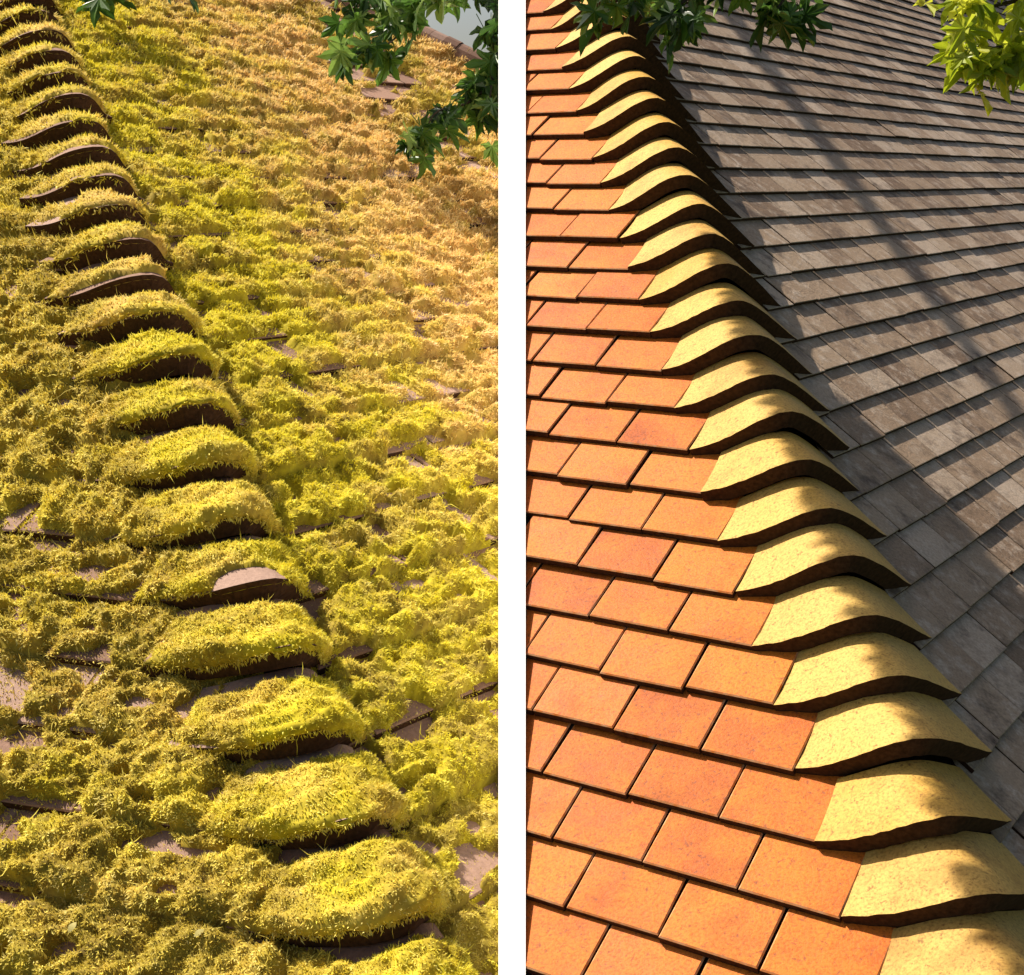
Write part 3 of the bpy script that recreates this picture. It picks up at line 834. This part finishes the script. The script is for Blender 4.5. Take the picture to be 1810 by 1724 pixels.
def palmate(mat, slim):                             # five to seven pointed lobes, folded along the midribs
    angs = [-104, -52, 0, 52, 104]; lens = [0.62, 0.9, 1.0, 0.9, 0.62]
    vs = [(0, 0, 0.0)]; ring = []
    def put(a, L, z): vs.append((math.sin(math.radians(a)) * L, math.cos(math.radians(a)) * L, z)); return len(vs) - 1
    ring.append(put(-150, 0.3, 0.02))
    for q, (a, L) in enumerate(zip(angs, lens)):
        w_ = slim * 60
        ring += [put(a - w_, L * 0.62, 0.04), put(a - w_ * 0.45, L * 0.80, 0.0), put(a, L, -0.14 * L), put(a + w_ * 0.45, L * 0.80, 0.0), put(a + w_, L * 0.62, 0.04)]
        if q < 4: ring.append(put(a + 26, L * 0.40, 0.05))
    ring.append(put(150, 0.3, 0.02))
    fs = [(0, p, q) for p, q in zip(ring[1:], ring)]
    i = len(vs); vs += [(-0.015, 0, 0), (0.015, 0, 0), (0.012, -0.6, 0.05), (-0.012, -0.6, 0.05)]
    fs.append((i, i + 1, i + 2, i + 3))
    return vs, fs
def leaf_matrix(P, size, droop, spread):
    d = unit(V(rng.normal(0, spread), rng.normal(0, spread), -droop + rng.normal(0, 0.35)))
    nrm_ = unit(V(rng.normal(0, 0.55), rng.normal(-0.35, 0.5), 0.8)); x = unit(np.cross(d, nrm_)); z = np.cross(x, d)
    return P, x * size, d * size, z * size
def make_tree(name, label, trunk, limbs, twigs, mat, size, droop, spread, slim, crown_pts, crown_r, ncrown, shade=()):
    root = empty(name, (trunk[0][0], trunk[0][1], 0), label, 'tree')
    v, f = tube(smooth_path(trunk, 6), np.linspace(0.17, 0.07, 6 * (len(trunk) - 1) + 1), 10); child_mesh('trunk', v, f, MAT['bark'], root, smooth=True)
    for lp, r0_, r1_ in limbs:
        sp = smooth_path(lp, 8); v, f = tube(sp, np.linspace(r0_, r1_, len(sp)), 7); child_mesh('limb', v, f, MAT['bark'], root, smooth=True)
    lv, lf = palmate(mat, slim); leaf_mes = []
    for q in range(5):
        e_ = np.array(lv); rr_ = np.hypot(e_[:, 0], e_[:, 1]); cu = rng.normal(0, 0.22); e_[:, 2] += cu * rr_ ** 2 + rng.normal(0, 0.05, len(e_)) * (rr_ > 0.3); e_[:, 0] *= rng.uniform(0.8, 1.1); e_[:, :2] += rng.normal(0, 0.025, (len(e_), 2)) * (rr_ > 0.3)[:, None]
        leaf_mes.append(mesh_np('leaf', e_, lf, mat))
    cnt = 0
    for tw, n, jit, sz in twigs:
        sp = smooth_path(tw, 8); v, f = tube(sp, np.linspace(0.006, 0.0018, len(sp)), 5)
        to = child_mesh('twig', v, f, MAT['bark'], root, smooth=True)
        WORLD_LOC[to.name] = WORLD_LOC[root.name]
        for q in range(n):
            t = rng.random() ** 0.8 * (len(sp) - 1); i = int(min(t, len(sp) - 2)); P = sp[i] + (sp[i + 1] - sp[i]) * (t - i) + rng.normal(0, jit, 3) * V(1, 1.2, 0.8)
            P, x, y, z = leaf_matrix(P, sz * rng.uniform(0.7, 1.2), droop, spread)
            gx, gy, _ = project(P + y * 0.5)
            if ((gx[0] - 797) / 58) ** 2 + ((gy[0] - 62) / 40) ** 2 < 1: continue      # the gap in the foliage
            obj('leaf', leaf_mes[rng.integers(5)], to, frame(P, x, y, z)); cnt += 1
    # the rest of the crown, outside the view
    LV = np.array(lv); vs = []; fs = []; rr = []; o = 0
    for q in range(ncrown):
        c = crown_pts[rng.integers(len(crown_pts))]; p = np.array(c) + unit(rng.normal(0, 1, 3)) * crown_r * rng.random() ** 0.45
        P, x, y, z = leaf_matrix(p, size * rng.uniform(0.9, 1.5), droop, spread)
        vs.append(LV @ np.stack([x, y, z]) + P); fs += [tuple(i + o for i in ff) for ff in lf]; rr.append(np.full(len(LV), rng.random())); o += len(LV)
    for q in range(len(shade)):  # extra leaves added only to cast shade
        P, x, y, z = leaf_matrix(shade[q], size * rng.uniform(0.5, 0.75), droop * 0.5, spread)
        vs.append(LV @ np.stack([x, y, z]) + P); fs += [tuple(i + o for i in ff) for ff in lf]; rr.append(np.full(len(LV), rng.random())); o += len(LV)
    co = child_mesh('crown', np.concatenate(vs), fs, mat, root, {'rnd': np.concatenate(rr)}); co['kind'] = 'stuff'
    print(name, 'leaves', cnt)

# leaves added above the view, up-sun, to shade the foot of the grey slope
SHADE_LEAVES = []
for q in range(1500):
    k_ = rng.uniform(-6, 7); reach = 0.06 + 0.05 * (8 - k_)
    a_ = rng.random() ** 1.2 * reach
    SHADE_LEAVES.append(sR.at(k_ * sR.hx + 0.125 + a_, k_ * sR.g) + SUN * rng.uniform(2.75, 3.1))
def px_path(pts): return [sight(*p) for p in pts]
make_tree('broadleaf_tree', 'dark green broadleaf tree hanging leafy twigs over both roofs', 
    [(0.6, 13.6, -CZ), (0.65, 13.5, -1.5), (0.5, 13.3, 2.5), (0.7, 13.2, 5.0)],
    [([(0.55, 13.3, 2.3), (0.2, 10.5, 2.9), (-0.1, 7.5, 2.3), (0.05, 5.6, 1.35)], 0.08, 0.02),
     ([(0.55, 13.3, 2.8), (0.9, 9.5, 3.4), (0.9, 6.2, 2.6), (0.62, 3.3, 0.72)], 0.045, 0.012),
     ([(-0.1, 7.5, 2.3), (-0.9, 6.6, 1.8), (-1.5, 5.4, 1.1)], 0.03, 0.01),
     ([(-0.1, 7.5, 2.3), (-0.6, 5.2, 2.3), (-0.6, 4.0, 1.95), (-0.5, 2.6, 1.5)], 0.03, 0.008)],  # last limb added to carry the shading leaves
    [(px_path([(905, -120, 5.5), (850, -20, 5.4), (720, -15, 5.2), (610, 20, 5.1)]), 52, 0.055, 0.09),
     (px_path([(870, -60, 5.4), (750, -5, 5.2), (690, 75, 5.1), (590, 104, 5.0)]), 40, 0.032, 0.085),
     (px_path([(905, -60, 5.4), (872, 60, 5.3), (868, 160, 5.2), (850, 225, 5.2)]), 46, 0.045, 0.09),
     (px_path([(880, 130, 5.3), (830, 180, 5.2), (770, 200, 5.1), (745, 255, 5.1)]), 28, 0.035, 0.085),
     (px_path([(215, -120, 5.4), (190, -50, 5.3), (168, 5, 5.2)]), 14, 0.03, 0.09),
     (px_path([(350, -120, 5.4), (335, -60, 5.3), (325, -8, 5.2)]), 7, 0.025, 0.08),
     (px_path([(1300, -190, 3.3), (1220, -70, 3.0), (1120, -15, 2.9), (1040, -8, 2.9)]), 50, 0.032, 0.06),
     (px_path([(1300, -150, 3.3), (1240, -30, 3.0), (1195, 15, 2.9), (1180, 45, 2.85)]), 22, 0.022, 0.07),
     (px_path([(1450, -150, 3.3), (1420, -40, 3.0), (1385, 0, 2.9), (1370, 25, 2.9)]), 22, 0.02, 0.068),
     (px_path([(1380, -170, 3.3), (1320, -60, 3.0), (1290, -15, 2.9)]), 14, 0.024, 0.068)],
    MAT['leaf_dark'], 0.13, 0.9, 0.55, 0.27, [(0.7, 13.2, 5.6), (0.0, 12.0, 4.9), (1.6, 13.0, 5.0)], 1.6, 1800, SHADE_LEAVES)
make_tree('maple_tree', 'sunlit lime green maple with pointed leaves over the grey tiles',
    [(3.6, 2.0, -CZ), (3.65, 2.05, -2.0), (3.5, 2.1, 0.6), (3.6, 2.2, 2.2)],
    [([(3.5, 2.1, 0.9), (2.6, 2.3, 1.2), (1.7, 2.5, 0.85), (1.12, 2.55, 0.42)], 0.04, 0.008)],
    [(px_path([(1980, -100, 2.6), (1860, -20, 2.55), (1760, 10, 2.5), (1675, 30, 2.45)]), 34, 0.026, 0.062),
     (px_path([(1980, -60, 2.6), (1860, 50, 2.55), (1760, 85, 2.5), (1680, 108, 2.45)]), 34, 0.020, 0.062),
     (px_path([(1900, 40, 2.6), (1850, 90, 2.55), (1790, 120, 2.5), (1720, 135, 2.45)]), 22, 0.016, 0.058)],
    MAT['leaf_lime'], 0.065, 0.75, 0.8, 0.22, [(3.6, 2.2, 2.6), (3.2, 2.0, 1.9), (4.2, 2.3, 2.1)], 0.75, 1500)

# ================================================================== small things lying on the moss
def on_slope(sl, x, y, lift):
    s_ = sight(x, y, 1.0); P = s_ * (((sl.o + sl.n * lift) @ sl.n) / (s_ @ sl.n)); return P
M = Mat('dry_leaf'); dry = M.done(M.ramp(M.noise(80), [(0.3, (0.30, 0.24, 0.06)), (0.7, (0.42, 0.36, 0.12))]), 0.7, 0.2)
for (x, y, sz, rot, lab) in ((128, 1640, 0.02, 1.4, 'small pale yellow dead leaf lying on olive moss near the roof edge'),
                             (352, 1650, 0.018, 0.9, 'curled straw coloured dead leaf on the moss below the hip caps')):
    P = on_slope(qL, x, y, 0.03); u = np.linspace(0, 1, 7); w = 0.28 * np.sin(np.pi * u) ** 0.8
    vs = [(a, -b, 0.12 * math.sin(3 * a)) for a, b in zip(u, w)] + [(a, b, 0.12 * math.sin(3 * a) + 0.1 * b) for a, b in zip(u, w)]
    fs = [(i, i + 1, 8 + i, 7 + i) for i in range(6)]
    ca, sa = math.cos(rot), math.sin(rot)
    o = obj('dead_leaf', mesh_np('dead_leaf', np.array(vs) - V(0.5, 0, 0), fs, dry), None, frame(P, (qL.x * ca + qL.y * sa) * sz, (qL.y * ca - qL.x * sa) * sz, qL.n * sz))
    tag(o, lab, 'leaf')
